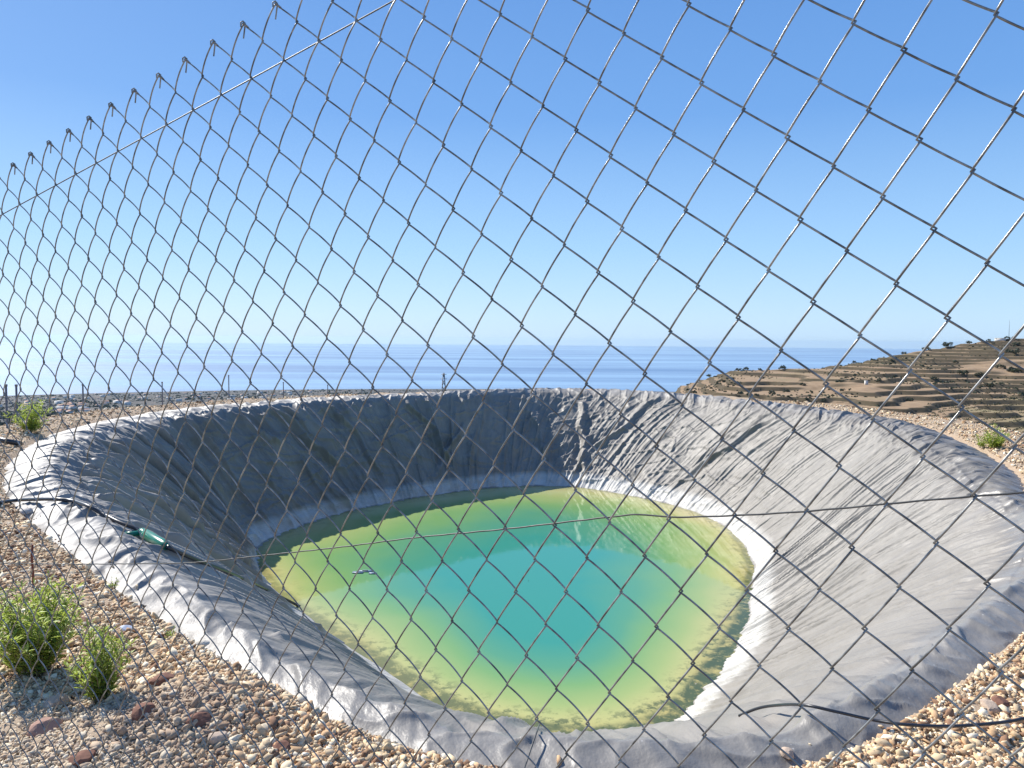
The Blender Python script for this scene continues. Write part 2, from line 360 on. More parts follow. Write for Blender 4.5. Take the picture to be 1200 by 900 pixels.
# ------------------------------------------------------------------ reservoir liner
def liner_surface(th, s):
    """s in 0..1 across: outer edge -> lip -> slope -> under water. returns xyz"""
    ro, rc, rs = rO(th), rC(th), rS(th)
    return ro, rc, rs
def build_liner():
    nt_, ns = 3200, 300
    th = np.arange(nt_) * 2 * np.pi / nt_
    s = np.linspace(0, 1, ns) ** 1.0
    T, Sx = np.meshgrid(th, s, indexing='ij')
    ro, rc, rs = rO(T), rC(T), rS(T)
    drop = -ZW
    # radius as a function of s: 0-.22 lip band, .22-.86 slope, rest below the water
    a, b = .20, .86
    r = np.where(Sx < a, ro + .06 - (ro + .06 - rc) * Sx / a, np.where(Sx < b, rc + (rs - rc) * (Sx - a) / (b - a), rs - (Sx - b) / (1 - b) * 1.6))
    u = np.clip((Sx - a) / (b - a), 0, 10)
    lw = np.clip(Sx / a, 0, 1)
    z_lip = -.10 + np.interp(np.degrees(T), [0, 200, 240, 258, 300, 335, 360], [.19, .18, .14, .09, .09, .15, .19]) * np.sin(np.clip(lw * 1.9, 0, np.pi / 2)) ** .8 - .05 * sst(lw, .75, 1)
    z_sl = z_lip - (drop + .04) * np.where(u < 1, (u - .02 * np.sin(2 * np.pi * u)) , 1)
    z = np.where(Sx < b, z_sl, ZW - .0 - (Sx - b) / (1 - b) * .75)
    # round the crest
    deg = np.degrees(T)
    # wrinkle direction: how far a fold travels round the basin on its way down
    kk = np.interp(deg, [0, 20, 45, 75, 100, 130, 165, 181, 200, 212, 225, 240, 255, 290, 330, 360], [.12, .34, .36, .22, .0, -.2, -.12, -.22, -.40, -.48, -.35, -.15, 0, .05, .0, .12])
    Tw = T - kk * u * (u < 1.2)
    per_ = lambda n, y, sd: perlin(Tw / (2 * np.pi) * n, y, n, sd)
    met = Sx * 5
    warp = .35 * per_(30, met * .3, 5)
    def rid(n, ysc, sd, p=3):
        v = perlin(Tw / (2 * np.pi) * n + warp * n / 90, met * ysc, n, sd)
        return np.maximum(0, 1 - np.abs(v) * 2.6) ** p
    amp = sst(u, 0, .12) * (1 - np.interp(deg, [0, 170, 190, 250, 275, 360], [.85, .85, .97, .97, .85, .85]) * sst(u, np.interp(deg, [0, 170, 190, 250, 275, 360], [.9, .9, .8, .7, .9, .9]), np.interp(deg, [0, 170, 190, 250, 275, 360], [1.05, 1.05, .93, .93, 1.05, 1.05])))
    left = np.interp(deg, [0, 50, 75, 95, 150, 175, 190, 240, 260, 360], [.16, .2, .36, .7, 1.1, .6, .15, .12, .2, .18])
    h = amp * left * (.17 * rid(60, .2, 11, 3) * (per_(25, met * .5, 30) * 1.6 + .6).clip(0, 1.08) + .075 * rid(110, .25, 12) + .035 * per_(70, met * .5, 14))
    h += amp * np.interp(deg, [0, 30, 60, 95, 150, 200, 240, 300, 360], [1.2, .8, .6, .6, .9, .6, .6, 1, 1.2]) * (.034 * rid(230, .13, 15, 2) + .016 * per_(420, met * .18, 16) + .03 * rid(95, .12, 17, 4))
    # crumpled, less ordered creases on the far walls
    x0 = r * np.cos(T); y0 = r * np.sin(T)
    far = np.interp(deg, [20, 60, 150, 175, 225, 360], [.1, .7, 1, .1, .03, .1])
    cr = fbm(x0 * 1.1 + .7 * perlin(x0 * .7, z * 1.5), z * 1.6 + y0 * .7, 3, 61)
    h += amp * np.interp(deg, [160, 178, 240, 256], [0, 1, 1, 0]) * (.075 * rid(110, .05, 71, 2) + .022 * per_(240, met * .08, 73))
    h += amp * far * (.045 * np.maximum(0, 1 - np.abs(cr) * 2.6) ** 2 + .03 * fbm(x0 * 2.2, z * 3 + y0 * 1.6, 2, 64))
    # a few deep folds
    for (t0, kf, wd, hh, u0, u1) in [(181, -.22, .014, .15, .0, 1.1), (187, -.27, .010, .10, 0, 1.08), (193, -.34, .011, .11, .05, 1.08), (198, -.39, .009, .08, .0, 1.08), (204, -.43, .011, .13, 0, 1.08), (211, -.48, .013, .16, 0, 1.1), (217, -.43, .010, .09, 0, 1.08), (225, -.34, .011, .11, 0, 1.08), (236, -.18, .012, .11, 0, 1.1), (174, -.17, .010, .12, 0, 1.1), (168, -.12, .012, .12, 0, .9), (80, -.03, .010, .11, .1, 1), (90, -.12, .008, .08, .25, .9), (96, .25, .011, .12, .3, .9), (140, -.3, .014, .18, 0, .8), (128, -.2, .01, .12, .1, .9), (160, -.1, .018, .15, 0, .6), (66, .3, .012, .12, 0, .8), (40, .4, .012, .10, 0, 1), (112, -.2, .01, .12, 0, .9)]:
        dth = (T - rad(t0) - kf * u + .02 * perlin(u * 4, T * 0 + t0)); dth = np.mod(dth + np.pi, 2 * np.pi) - np.pi
        isl = 165 < t0 < 245
        prof = .55 * np.exp(-(dth / (wd * 1.4)) ** 2) - 1.25 * np.exp(-((dth - wd * .9) / (wd * .42)) ** 2) if isl else np.exp(-(dth / wd) ** 2) - .5 * np.exp(-((dth - 1.6 * wd) / (1.3 * wd)) ** 2)
        h += hh * (1.15 if isl else .9) * prof * sst(u, u0, u0 + .12) * (1 - sst(u, u1 - .3, u1 - .04))
    # lip wrinkles, running across the band
    ln = rO(T) * 0 + 1
    lipa = np.interp(deg, [0, 245, 262, 300, 340, 360], [1, .9, .55, .6, .9, 1]) * np.sin(np.clip(lw, 0, 1) * np.pi * .5) * (1 - sst(u, .02, .2))
    vl = perlin(T / (2 * np.pi) * 190 + .6 * per_(60, met * 2, 41), met * 1.2, 190, 42); vl2 = perlin(T / (2 * np.pi) * 420 + .5 * lw, met * .6, 420, 43)
    h2 = lipa * (.060 * vl + .040 * np.maximum(0, 1 - np.abs(vl) * 3) ** 2 + np.interp(deg, [0, 40, 240, 270, 310, 345, 360], [.030, .02, .012, .024, .032, .030, .024]) * (vl2 + .8 * np.maximum(0, 1 - np.abs(vl2) * 3) ** 2) + .018 * fbm(x0 * 2.3, y0 * 2.3, 3, 44))
    edge = (1 - sst(lw, 0, .35)) * .10 * (perlin(T / (2 * np.pi) * 150, T * 0, 150, 45) + .6 * perlin(T / (2 * np.pi) * 420, T * 0, 420, 46))
    ru = rs - rc; L = np.hypot(ru, drop); nr = np.where(Sx < a, 0, -drop / L * -1); 
    # displacement along slope normal: inward+up
    nz = np.where(Sx < a, 1, np.abs(ru) / L); nrad = np.where(Sx < a, 0, -drop / L)
    r2 = r + h * nrad + edge; z2 = z + h * nz + h2
    x = PC[0] + r2 * np.cos(T); y = PC[1] + r2 * np.sin(T)
    V = np.stack([x, y, z2], -1)
    k = N('geomembrane'); pos = k.n('NewGeometry').outputs['Position']; sep = k.n('SeparateXYZ'); k.l(pos, sep.inputs[0])
    n1 = k.noise(1.3, 8, .65, pos, .4); n2 = k.noise(9, 6, .7, pos); n3 = k.noise(70, 3, .6, pos)
    base = k.ramp(n1, [(.3, (.168, .150, .128)), (.7, (.258, .236, .206))])
    du = k.attr('dust'); lp = k.attr('lip'); dk = k.attr('darklip')
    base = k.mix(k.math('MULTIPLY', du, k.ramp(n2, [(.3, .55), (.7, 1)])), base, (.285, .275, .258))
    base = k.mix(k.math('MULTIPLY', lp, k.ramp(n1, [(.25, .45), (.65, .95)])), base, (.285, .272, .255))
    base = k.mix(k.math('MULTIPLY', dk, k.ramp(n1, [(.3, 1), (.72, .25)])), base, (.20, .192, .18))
    # dried mineral crust just above the water line
    zz = k.math('ADD', sep.outputs[2], k.math('MULTIPLY', k.math('SUBTRACT', n1, .5), .14))
    crust = k.ramp(k.math('ADD', k.math('MULTIPLY', zz, 1.0), -ZW), [(0.0, .1), (.02, 1), (.24, .95), (.36, 0)])
    streak = k.noise(6, 7, .75, k.mapv(pos, (1, 1, 9)))
    crust = k.math('MULTIPLY', crust, k.ramp(streak, [(.3, .55), (.55, 1)]))
    base = k.mix(k.math('MULTIPLY', crust, .85), base, (.62, .61, .57))
    spk = k.n('TexVoronoi'); spk.inputs['Scale'].default_value = 22; k.l(pos, spk.inputs['Vector'])
    spots = k.math('MULTIPLY', k.ramp(spk.outputs['Distance'], [(.07, 1), (.12, 0)]), k.math('MULTIPLY', dk, k.ramp(n2, [(.5, 0), (.6, 1)])))
    base = k.mix(spots, base, (.6, .6, .58))
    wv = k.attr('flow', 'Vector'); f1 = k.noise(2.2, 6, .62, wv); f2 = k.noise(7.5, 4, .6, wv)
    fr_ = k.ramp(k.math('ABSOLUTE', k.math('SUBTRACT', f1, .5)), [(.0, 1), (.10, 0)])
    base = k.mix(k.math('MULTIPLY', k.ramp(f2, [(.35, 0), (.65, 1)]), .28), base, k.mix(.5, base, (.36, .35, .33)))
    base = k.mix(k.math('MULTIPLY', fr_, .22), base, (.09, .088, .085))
    notlip = k.math('SUBTRACT', 1.0, k.math('MULTIPLY', k.math('MAXIMUM', lp, dk), .75))
    k.bump(k.math('ADD', k.math('MULTIPLY', n2, .5), k.math('MULTIPLY', notlip, k.math('ADD', k.math('MULTIPLY', f1, 7), k.math('MULTIPLY', f2, 2.5)))), .6, .012)
    k.set(base, k.math('SUBTRACT', k.ramp(n2, [(.3, .5), (.7, .68)]), k.math('MULTIPLY', dk, .2)), 0, .5)
    dg = deg
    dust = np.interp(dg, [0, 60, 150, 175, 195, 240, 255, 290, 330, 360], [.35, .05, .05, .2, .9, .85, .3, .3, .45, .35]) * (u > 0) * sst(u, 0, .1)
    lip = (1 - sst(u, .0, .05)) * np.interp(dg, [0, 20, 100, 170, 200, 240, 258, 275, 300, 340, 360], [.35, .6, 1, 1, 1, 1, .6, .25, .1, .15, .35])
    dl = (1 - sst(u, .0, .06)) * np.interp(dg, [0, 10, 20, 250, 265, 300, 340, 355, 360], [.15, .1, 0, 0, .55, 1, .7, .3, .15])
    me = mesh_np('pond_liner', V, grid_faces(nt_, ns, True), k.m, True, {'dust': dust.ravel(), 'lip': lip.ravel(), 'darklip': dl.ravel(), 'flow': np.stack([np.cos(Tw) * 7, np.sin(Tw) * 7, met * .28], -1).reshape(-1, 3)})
    o = ob('pond_liner', me); tag(o, 'grey wrinkled plastic liner covering the banks of the irrigation pond', 'pond liner')
    from mathutils.bvhtree import BVHTree
    return o, V
liner, LV = build_liner()
def _mk_bvh():
    from mathutils.bvhtree import BVHTree
    nt_, ns = 3200, 300
    Vs = LV[::4, ::3].reshape(-1, 3); a_, b_ = LV[::4, ::3].shape[:2]
    return BVHTree.FromPolygons([tuple(v) for v in Vs.tolist()], grid_faces(a_, b_, True).tolist())
LB = _mk_bvh()
def surf_z(x, y):
    h = LB.ray_cast(Vector((x, y, 5)), Vector((0, 0, -1)))[0]
    g = float(ground_z(x, y))
    return max(g, h.z) if h is not None else g
def hit_px(x, y):              # point of ground or liner seen at pixel
    r = px_ray(x, y); r = r / np.linalg.norm(r); t = 1.5
    while t < 700:
        p = CAM + r * t
        if p[2] <= (surf_z(p[0], p[1]) if t < 40 else float(ground_z(p[0], p[1]))): return p
        t += .02 if t < 20 else t * .003
    return p

# ------------------------------------------------------------------ pond water
def build_water():
    n, m = 720, 160
    th = np.arange(n) * 2 * np.pi / n; q = np.linspace(.002, 1, m)
    T, Q = np.meshgrid(th, q, indexing='ij'); R = (rS(T) + .45) * Q
    x = PC[0] + R * np.cos(T); y = PC[1] + R * np.sin(T)
    e = rS(T) - R                                       # metres from the shore
    deg = np.degrees(T)
    wid = np.interp(deg, [0, 30, 80, 150, 190, 240, 270, 310, 340, 360], [.9, 1.25, 1.7, 1.4, .85, .72, .72, .82, .85, .9])
    e2 = e / wid + .25 * fbm(x * .5, y * .5, 3, 81)
    k = N('murky_water'); g = k.attr('shore'); pos = k.n('NewGeometry').outputs['Position']
    nn = k.noise(.8, 6, .6, pos); gg = k.math('ADD', k.math('DIVIDE', g, 5.0), k.math('MULTIPLY', k.math('SUBTRACT', nn, .5), .05))
    c = k.ramp(gg, [(0.0, (.40, .34, .12)), (.07, (.42, .42, .16)), (.15, (.30, .38, .13)), (.28, (.175, .33, .115)), (.42, (.09, .28, .155)), (.62, (.042, .255, .19))])
    al = k.noise(5, 8, .75, pos); ae = k.attr('alga')
    mask = k.math('MAXIMUM', k.math('MULTIPLY', ae, k.ramp(al, [(.50, 0), (.58, 1)])), k.math('MULTIPLY', k.attr('rimline'), k.ramp(al, [(.36, 0), (.5, 1)])))
    c = k.mix(mask, c, (.07, .095, .04))
    k.set(c, .035, 0, .5); k.b.inputs['IOR'].default_value = 1.36
    w = k.noise(7, 3, .5, k.mapv(pos, (1, 1.6, 1))); w2 = k.noise(1.1, 3, .5, pos)
    k.bump(k.math('ADD', k.math('MULTIPLY', w, .4), w2), .04, .02)
    alga = (1 - sst(e, .12, .6)) * np.interp(deg, [0, 200, 225, 262, 280, 300, 330, 345, 360], [.55, .3, .7, .8, 1, 1, .8, .6, .55])
    me = mesh_np('pond_water', np.stack([x, y, 0 * x + ZW], -1), grid_faces(n, m, True), k.m, True, {'shore': np.clip(e2, 0, 5).ravel(), 'alga': alga.ravel(), 'rimline': ((1 - sst(e, .10, .22)) * np.interp(deg, [0, 60, 200, 300, 345, 360], [.9, .45, .5, 1, 1, .9])).ravel()})
    tag(ob('pond_water', me), 'still turquoise and green water in the lined irrigation pond', 'pond water', kind='structure')
build_water()

# ------------------------------------------------------------------ chain link fence
H = np.array([[0.04740951, 0.00988106, -0.31436676], [-0.00784166, 0.06266342, -0.42170727], [-0.03444826, -0.00068847, 1.0]])
PC4 = np.array([[-1.476, 3.415], [2.778, 0.622], [5.037, -1.807], [-1.973, 0.158], [-3.292, -1.165], [0.48, -0.715], [-7.432, 0.781], [2.185, -3.576], [6.412, -1.475], [8.222, -12.01], [-6.448, -0.613], [-10.513, 0.04], [-2.041, -3.261], [4.721, 0.137], [-5.688, 2.039]]) / 1000.
Kc = np.linalg.inv(np.diag([F / 1000, F / 1000, 1])) @ H
FS = .075 / np.linalg.norm(Kc[:, 0])                     # one mesh is 75 mm wide
fn_c = np.cross(Kc[:, 0], Kc[:, 1]); fn_c /= np.linalg.norm(fn_c); fn_c *= np.sign(fn_c[2])
fd = fn_c @ (Kc[:, 2] * FS)
def fence_pt(c, r, off=0):
    """point of the sagging fence plane at mesh column c, row r; off = metres behind the plane"""
    c = np.asarray(c, float); r = np.asarray(r, float); off = np.asarray(off, float)
    P = (np.stack([c, r, np.ones_like(c)], -1) @ Kc.T) * FS
    Y = P[..., :2] / np.maximum(P[..., 2:], .25) * (F / 1000)
    xx = np.clip(Y[..., 0] / .6, -1.04, 1.04); yy = np.clip(Y[..., 1] / .45, -1.06, 1.06)
    ft = np.stack([xx ** i * yy ** j for i in range(5) for j in range(5 - i)], -1)
    dY = ft @ PC4
    sc = P[..., 2:] / (F / 1000)
    # bring the small image-free sag into the plane as an in-plane shift
    D = np.concatenate([dY * sc, 0 * sc], -1)
    Q = P + D
    t = fd / (Q @ fn_c); t = np.clip(t, .9, 1.1)
    return c2w(Q * t[..., None] + fn_c * off[..., None])
def tubes(paths, rad_, n=6):
    """paths: (k, m, 3) array of equal-length polylines -> one V,F"""
    Pp = np.asarray(paths, float); K_, m, _ = Pp.shape
    T = np.gradient(Pp, axis=1); T /= np.linalg.norm(T, axis=2)[..., None] + 1e-12
    nrm = (Rw @ fn_c); A = np.cross(T, np.cross(nrm, T) * 0 + (Rw @ np.array([.3, .2, 1.])))
    A /= np.linalg.norm(A, axis=2)[..., None] + 1e-12; B = np.cross(T, A)
    th = np.arange(n) * 2 * np.pi / n
    V = Pp[:, :, None] + rad_ * (np.cos(th)[:, None] * A[:, :, None] + np.sin(th)[:, None] * B[:, :, None])
    base = np.arange(K_)[:, None, None] * m * n; i = np.arange(m - 1)[None, :, None] * n; j = np.arange(n)[None, None, :]; j2 = (j + 1) % n
    Fc = np.stack([base + i + j, base + i + j2, base + i + n + j2, base + i + n + j], -1).reshape(-1, 4)
    return V.reshape(-1, 3), Fc
def build_fence():
    C0, C1, ROWS = -30, 23, 24
    f = thing('chain_link_fence', 'galvanised diamond mesh fence with barbed top edge standing in front of the pond', 'fence', tuple(c2w(Kc[:, 2] * FS + np.array([0, 0, 0]))[:2]) + (-.05,))
    inv = -np.array(f.location)
    cs, rs, offs = [], [], []
    ns = 11
    t = np.linspace(0, 1, ns)[:-1]
    wr = .00118; e = .024; A = .0037
    paths = {0: [], 1: []}
    for m in range(2 * C0, 2 * C1):
        cl, cr_ = m / 2, (m + 1) / 2
        start_left = (m % 2 == 0)
        r0 = 0.; cc = []; rr_ = []; oo = []
        side = 0 if start_left else 1
        j1, j2 = rng.normal(0, .008, 2)
        for s in range(2 * ROWS):
            a, b = (cl - e, cr_ + e) if side == 0 else (cr_ + e, cl - e)
            # going right-down = '\' (behind), going left-down = '/' (in front)
            sg = 1 if side == 0 else -1
            tt = t
            shp = np.clip(1.25 * (tt - .5), -.5, .5) + .5       # dwell at the knuckles
            shp = tt
            cc.append(a + (b - a) * shp); rr_.append(r0 + .5 * tt + 0.)
            oo.append(sg * A * np.minimum(1, np.sin(np.pi * tt) ** .7))
            r0 += .5; side = 1 - side
        cc = np.concatenate(cc) + j1; rr_ = np.concatenate(rr_); oo = np.concatenate(oo)
        paths[0].append((cc, rr_ + j2 * .5, oo))
    c = np.array([p[0] for p in paths[0]]); r = np.array([p[1] for p in paths[0]]); o = np.array([p[2] for p in paths[0]])
    P = fence_pt(c, r, o)
    V, Fc = tubes(P, wr, 6)
    mb = MB(); mb.add(V + inv, Fc)
    # knuckled ends along the top
    st = []
    for cI in range(C0, C1):
        q = np.linspace(0, 1, 7)
        st.append(fence_pt(cI + np.array([-.05, -.02, .015, .02, -.02, -.07, -.11]), np.array([.05, -.02, -.045, -.02, .04, .14, .22]), np.array([-.002, -.003, 0, .003, .004, .004, .004])))
        tw = q * 4 * np.pi
    V, Fc = tubes(np.array(st), wr, 6); mb.add(V + inv, Fc)
    st = []
    for cI in range(C0, C1):
        q = np.linspace(0, 1, 13); ph = q * 5 * np.pi
        st.append(fence_pt(cI + .12 * q + .012 * np.cos(ph), -.02 + .13 * q, .0035 * np.sin(ph)))
    V, Fc = tubes(np.array(st), wr * .9, 6); mb.add(V + inv, Fc)
    ob('wire_mesh', mb.mesh('wire_mesh', M['wire']), f)
    # top line wire threaded through the second row of knots
    cc = np.linspace(C0, C1, 500); P = fence_pt(cc, 1.0 + 0 * cc, .0026 + 0 * cc)
    ob('line_wire', MB().add(*[a if i else a + inv for i, a in enumerate(tube(P, .00105, 6))]).mesh('line_wire', M['wire2']), f)
    # loose wire lower down
    lw = [(-60, 659), (0, 660), (83, 661), (163, 660.5), (230, 659), (308, 651), (400, 641), (487, 630), (592, 620), (713, 606), (750, 603), (790, 606), (862, 604), (947, 599), (1083, 586.5), (1200, 577), (1290, 569)]
    q = np.array(lw, float); ray = np.stack([q[:, 0] - 600, q[:, 1] - 450, np.full(len(q), F)], -1)
    tt = (fd + .004) / (ray @ fn_c); P = c2w(ray * tt[:, None]); P = catmull(P, 300)
    P[:, 2] += .0002 * np.sin(np.arange(300) * 1.1)
    ob('loose_wire', MB().add(*[a if i else a + inv for i, a in enumerate(tube(P, .00105, 6))]).mesh('loose_wire', M['wire2']), f)
build_fence()

# ------------------------------------------------------------------ stones
def ico():
    p = (1 + 5 ** .5) / 2
    V = np.array([(-1, p, 0), (1, p, 0), (-1, -p, 0), (1, -p, 0), (0, -1, p), (0, 1, p), (0, -1, -p), (0, 1, -p), (p, 0, -1), (p, 0, 1), (-p, 0, -1), (-p, 0, 1)]) / (1 + p * p) ** .5
    Fc = np.array([(0, 11, 5), (0, 5, 1), (0, 1, 7), (0, 7, 10), (0, 10, 11), (1, 5, 9), (5, 11, 4), (11, 10, 2), (10, 7, 6), (7, 1, 8), (3, 9, 4), (3, 4, 2), (3, 2, 6), (3, 6, 8), (3, 8, 9), (4, 9, 5), (2, 4, 11), (6, 2, 10), (8, 6, 7), (9, 8, 1)])
    return V, Fc
IV, IF = ico()
k = N('crushed_stone'); pos = k.n('NewGeometry').outputs['Position']; f = k.noise(120, 4, .6, pos)
c = k.mix(.3, k.attr('tint', 'Color'), k.ramp(f, [(.3, .7), (.7, 1.0)]), 'MULTIPLY'); k.bump(f, .3, .003)
M['stone'] = k.set(c, .9, 0, .25)
def stones(px, py, size, flat=.65, tint=None):
    n = len(px)
    z = ground_z(px, py)
    sc = size[:, None] * rng.uniform([.7, .5, .28], [1.55, 1.05, .7], (n, 3))
    IB = IV / np.abs(IV).max(1, keepdims=True) * .92
    V = (IB[None] + rng.normal(0, .17, (n, 12, 3))) * sc[:, None, :]
    # random rotation
    q = rng.normal(0, 1, (n, 4)); q[:, 1:3] *= .35; q /= np.linalg.norm(q, axis=1)[:, None]; w, x, y, zz = q.T
    Rm = np.stack([1 - 2 * (y * y + zz * zz), 2 * (x * y - zz * w), 2 * (x * zz + y * w), 2 * (x * y + zz * w), 1 - 2 * (x * x + zz * zz), 2 * (y * zz - x * w), 2 * (x * zz - y * w), 2 * (y * zz + x * w), 1 - 2 * (x * x + y * y)], -1).reshape(n, 3, 3)
    V = np.einsum('nij,nkj->nki', Rm, V) + np.stack([px, py, z + size * rng.uniform(.0, .5, n)], -1)[:, None]
    Fc = IF[None] + (np.arange(n) * 12)[:, None, None]
    col = np.repeat(tint, 12, axis=0)
    return V.reshape(-1, 3), Fc.reshape(-1, 3), col
PAL = np.array([(.70, .54, .33), (.62, .45, .27), (.40, .25, .14), (.78, .64, .43), (.56, .37, .21), (.84, .74, .56), (.66, .51, .33), (.26, .15, .09)])
def gravel():
    n = 420000
    az = rng.uniform(rad(-42), rad(42), n); d = np.exp(np.log(2.2) + (np.log(21) - np.log(2.2)) * rng.random(n) ** 1.35)
    x, y = d * np.sin(az), d * np.cos(az)
    q = pond_q(x, y)
    ok = (q > .01 + .02 * rng.random(n))
    ok &= (y < 7) | (q < np.interp(x, [-9, -6, 0, 5, 7], [1.6, 1.1, .7, .9, 1.9]))
    x, y, d, az, q = x[ok], y[ok], d[ok], az[ok], q[ok]
    size = np.clip(rng.lognormal(np.log(.0070), .52, len(x)), .004, .023) * (1 + .05 * np.clip(d - 3, 0, 20))
    pal = PAL[rng.integers(0, len(PAL), len(x))] * rng.uniform(.75, 1.2, (len(x), 1))
    # greyer, finer chips close to the fence on the left
    gw = sst(-x - .9, 0, .5) * (1 - sst(y, 2.9, 3.4)); pal = pal * (1 - .45 * gw[:, None]) + np.array([.70, .62, .49]) * .45 * gw[:, None] * rng.uniform(.7, 1.2, (len(x), 1))
    size = size * (1 - .35 * gw)
    hp = np.exp(-((x + 1.35) ** 2 / .16 + (y - 2.95) ** 2 / .12)); pal = pal * (1 - .55 * hp[:, None]) + np.array([.20, .12, .085]) * .55 * hp[:, None]; size = size * (1 + .5 * hp)
    V, Fc, col = stones(x, y, size, tint=pal)
    # stones that have rolled onto the edge of the sheet
    m = 350; th = rng.uniform(np.pi * .95, 2 * np.pi, m); qq = -rng.exponential(.03, m); rr_ = rO(th) + qq + .01; xe = PC[0] + rr_ * np.cos(th); ye = PC[1] + rr_ * np.sin(th)
    ze = np.array([surf_z(a_, b_) for a_, b_ in zip(xe, ye)]); se = np.clip(rng.lognormal(np.log(.008), .4, m), .004, .018)
    Ve, Fe, ce = stones(xe, ye, se, tint=PAL[rng.integers(0, len(PAL), m)]); Ve = Ve.reshape(m, 12, 3); Ve[..., 2] += (ze - ground_z(xe, ye) - se * .1)[:, None]
    Fc = np.r_[Fc, Fe + len(V)]; V = np.r_[V, Ve.reshape(-1, 3)]; col = np.r_[col, ce]
    print('gravel', len(x))
    tag(ob('gravel', mesh_np('gravel', V, Fc, M['stone'], False, {'tint': col}, 3)), 'beige and brown crushed stone covering the ground round the liner', 'gravel', kind='stuff')
gravel()
# bigger stones, one by one
_roc = []
def rock(name, x, y, s, col, label, group=None):
    p = hit_px(x, y); L = bpy.data.meshes
    import bmesh
    bm = bmesh.new(); bmesh.ops.create_icosphere(bm, subdivisions=3, radius=1)
    V = np.array([v.co[:] for v in bm.verts]); sd_ = rng.uniform(0, 50)
    pl = rng.normal(0, 1, (9, 3)); pl /= np.linalg.norm(pl, axis=1)[:, None]; dd = rng.uniform(.62, .9, 9)
    for nrm_, d_ in zip(pl, dd):
        e_ = V @ nrm_ - d_; V = V - np.clip(e_, 0, None)[:, None] * nrm_ * .92
    V = V * (1 + .05 * fbm(V[:, 0] * 3 + sd_, V[:, 1] * 3 + V[:, 2] * 2, 3)[:, None])
    V = V * np.array([1.15, .85, .62]) * s
    for v, c_ in zip(bm.verts, V): v.co = c_
    me = L.new(name); bm.to_mesh(me); bm.free()
    at = me.attributes.new('tint', 'FLOAT_COLOR', 'POINT'); at.data.foreach_set('color', np.tile([*col, 1], len(V)).astype(np.float32))
    me.materials.append(M['stone'])
    o = ob(name, me, None, (p[0], p[1], surf_z(p[0], p[1]) + s * .18)); o.rotation_euler = (rng.uniform(-.2, .2), rng.uniform(-.2, .2), rng.uniform(0, 6))
    return tag(o, label, 'rock', group)
DR, TN, PL_ = (.20, .10, .07), (.45, .35, .27), (.52, .48, .43)
rock('rock', 188, 802, .055, DR, 'reddish brown stone lying in the dark heap right of the green weeds', 'larger stones on the gravel')
rock('rock', 232, 850, .045, DR, 'dark red stone just below and right of the dark stone heap', 'larger stones on the gravel')
rock('rock', 66, 826, .05, TN, 'pale brown stone with a black shadow below the big green weed', 'larger stones on the gravel')
rock('rock', 95, 797, .042, DR, 'rust brown stone between the two green weeds', 'larger stones on the gravel')
rock('rock', 52, 856, .06, (.36, .22, .17), 'broad pinkish stone near the bottom left corner', 'larger stones on the gravel')
rock('rock', 98, 894, .045, DR, 'brown stone at the very bottom edge below the smaller weed', 'larger stones on the gravel')
rock('rock', 148, 740, .038, (.60, .64, .72), 'small bluish white stone on the gravel right of the green weeds')
rock('rock', 236, 758, .038, (.62, .56, .46), 'cream coloured stone on the gravel left of the pale liner edge', 'larger stones on the gravel')
rock('rock', 95, 729, .035, (.30, .16, .11), 'small red brown stone beside the top of the small weed', 'larger stones on the gravel')
rock('rock', 168, 838, .05, DR, 'dark brown stone in the lower part of the dark heap', 'larger stones on the gravel')
rock('rock', 255, 868, .04, TN, 'tan angular stone on the gravel right of the dark heap', 'larger stones on the gravel')
rock('rock', 330, 880, .04, DR, 'dark stone on the gravel near the bottom edge left of the liner', 'larger stones on the gravel')
rock('rock', 1160, 832, .045, TN, 'tan stone on the gravel just above the black hose', 'larger stones on the gravel')
rock('rock', 1172, 826, .04, DR, 'reddish stone above the black hose at the right edge', 'larger stones on the gravel')
rock('rock', 923, 888, .035, TN, 'small tan stone tucked against the near liner edge', 'larger stones on the gravel')
rock('rock', 32, 602, .06, PL_, 'pale stone beside the black hose on the far left gravel', 'larger stones on the gravel')

# ------------------------------------------------------------------ plants near by
def leafy(stems, h, spread, nl, ll, seed, stem_mat, leaf_mat, root):
    g = np.random.default_rng(seed); sb = MB(); LVs = []; LFs = []; n = 0
    for i in range(stems):
        a = g.uniform(0, 2 * np.pi); lean = g.uniform(.1, 1) * spread; hh = h * g.uniform(.55, 1.08) * (1 - .25 * lean / spread)
        t = np.linspace(0, 1, 7)[:, None]; b = np.array([np.cos(a), np.sin(a), 0])
        base = b * spread * .25 * g.random()
        P = base + b * lean * t ** 1.4 + np.array([0, 0, hh]) * t + g.normal(0, .006, (7, 3)) * t
        sb.tube(P, np.linspace(.0028, .0010, 7), 5)
        m = int(nl * g.uniform(.7, 1.3))
        for j in range(m):
            q = g.uniform(.12, 1.0); p = P[0] + (P[-1] - P[0]) * q
            idx = q * 6; i0 = min(5, int(idx)); p = P[i0] + (P[i0 + 1] - P[i0]) * (idx - i0)
            aa = g.uniform(0, 2 * np.pi); el = g.uniform(.2, 1.2); L = ll * g.uniform(.6, 1.2) * (1.15 - .5 * q)
            d = np.array([np.cos(aa) * np.cos(el), np.sin(aa) * np.cos(el), np.sin(el)]); s = np.cross(d, [0, 0, 1.]); s /= np.linalg.norm(s); u_ = np.cross(s, d)
            w = L * .095
            Vt = [p, p + d * L * .45 + s * w + u_ * w * .4, p + d * L - u_ * L * .12, p + d * L * .45 - s * w + u_ * w * .4]
            LVs += Vt; LFs.append((n, n + 1, n + 2, n + 3)); n += 4
    ob('stem', sb.mesh('stem', stem_mat), root); ob('foliage', mesh_np('foliage', np.array(LVs), np.array(LFs), leaf_mat, False), root)
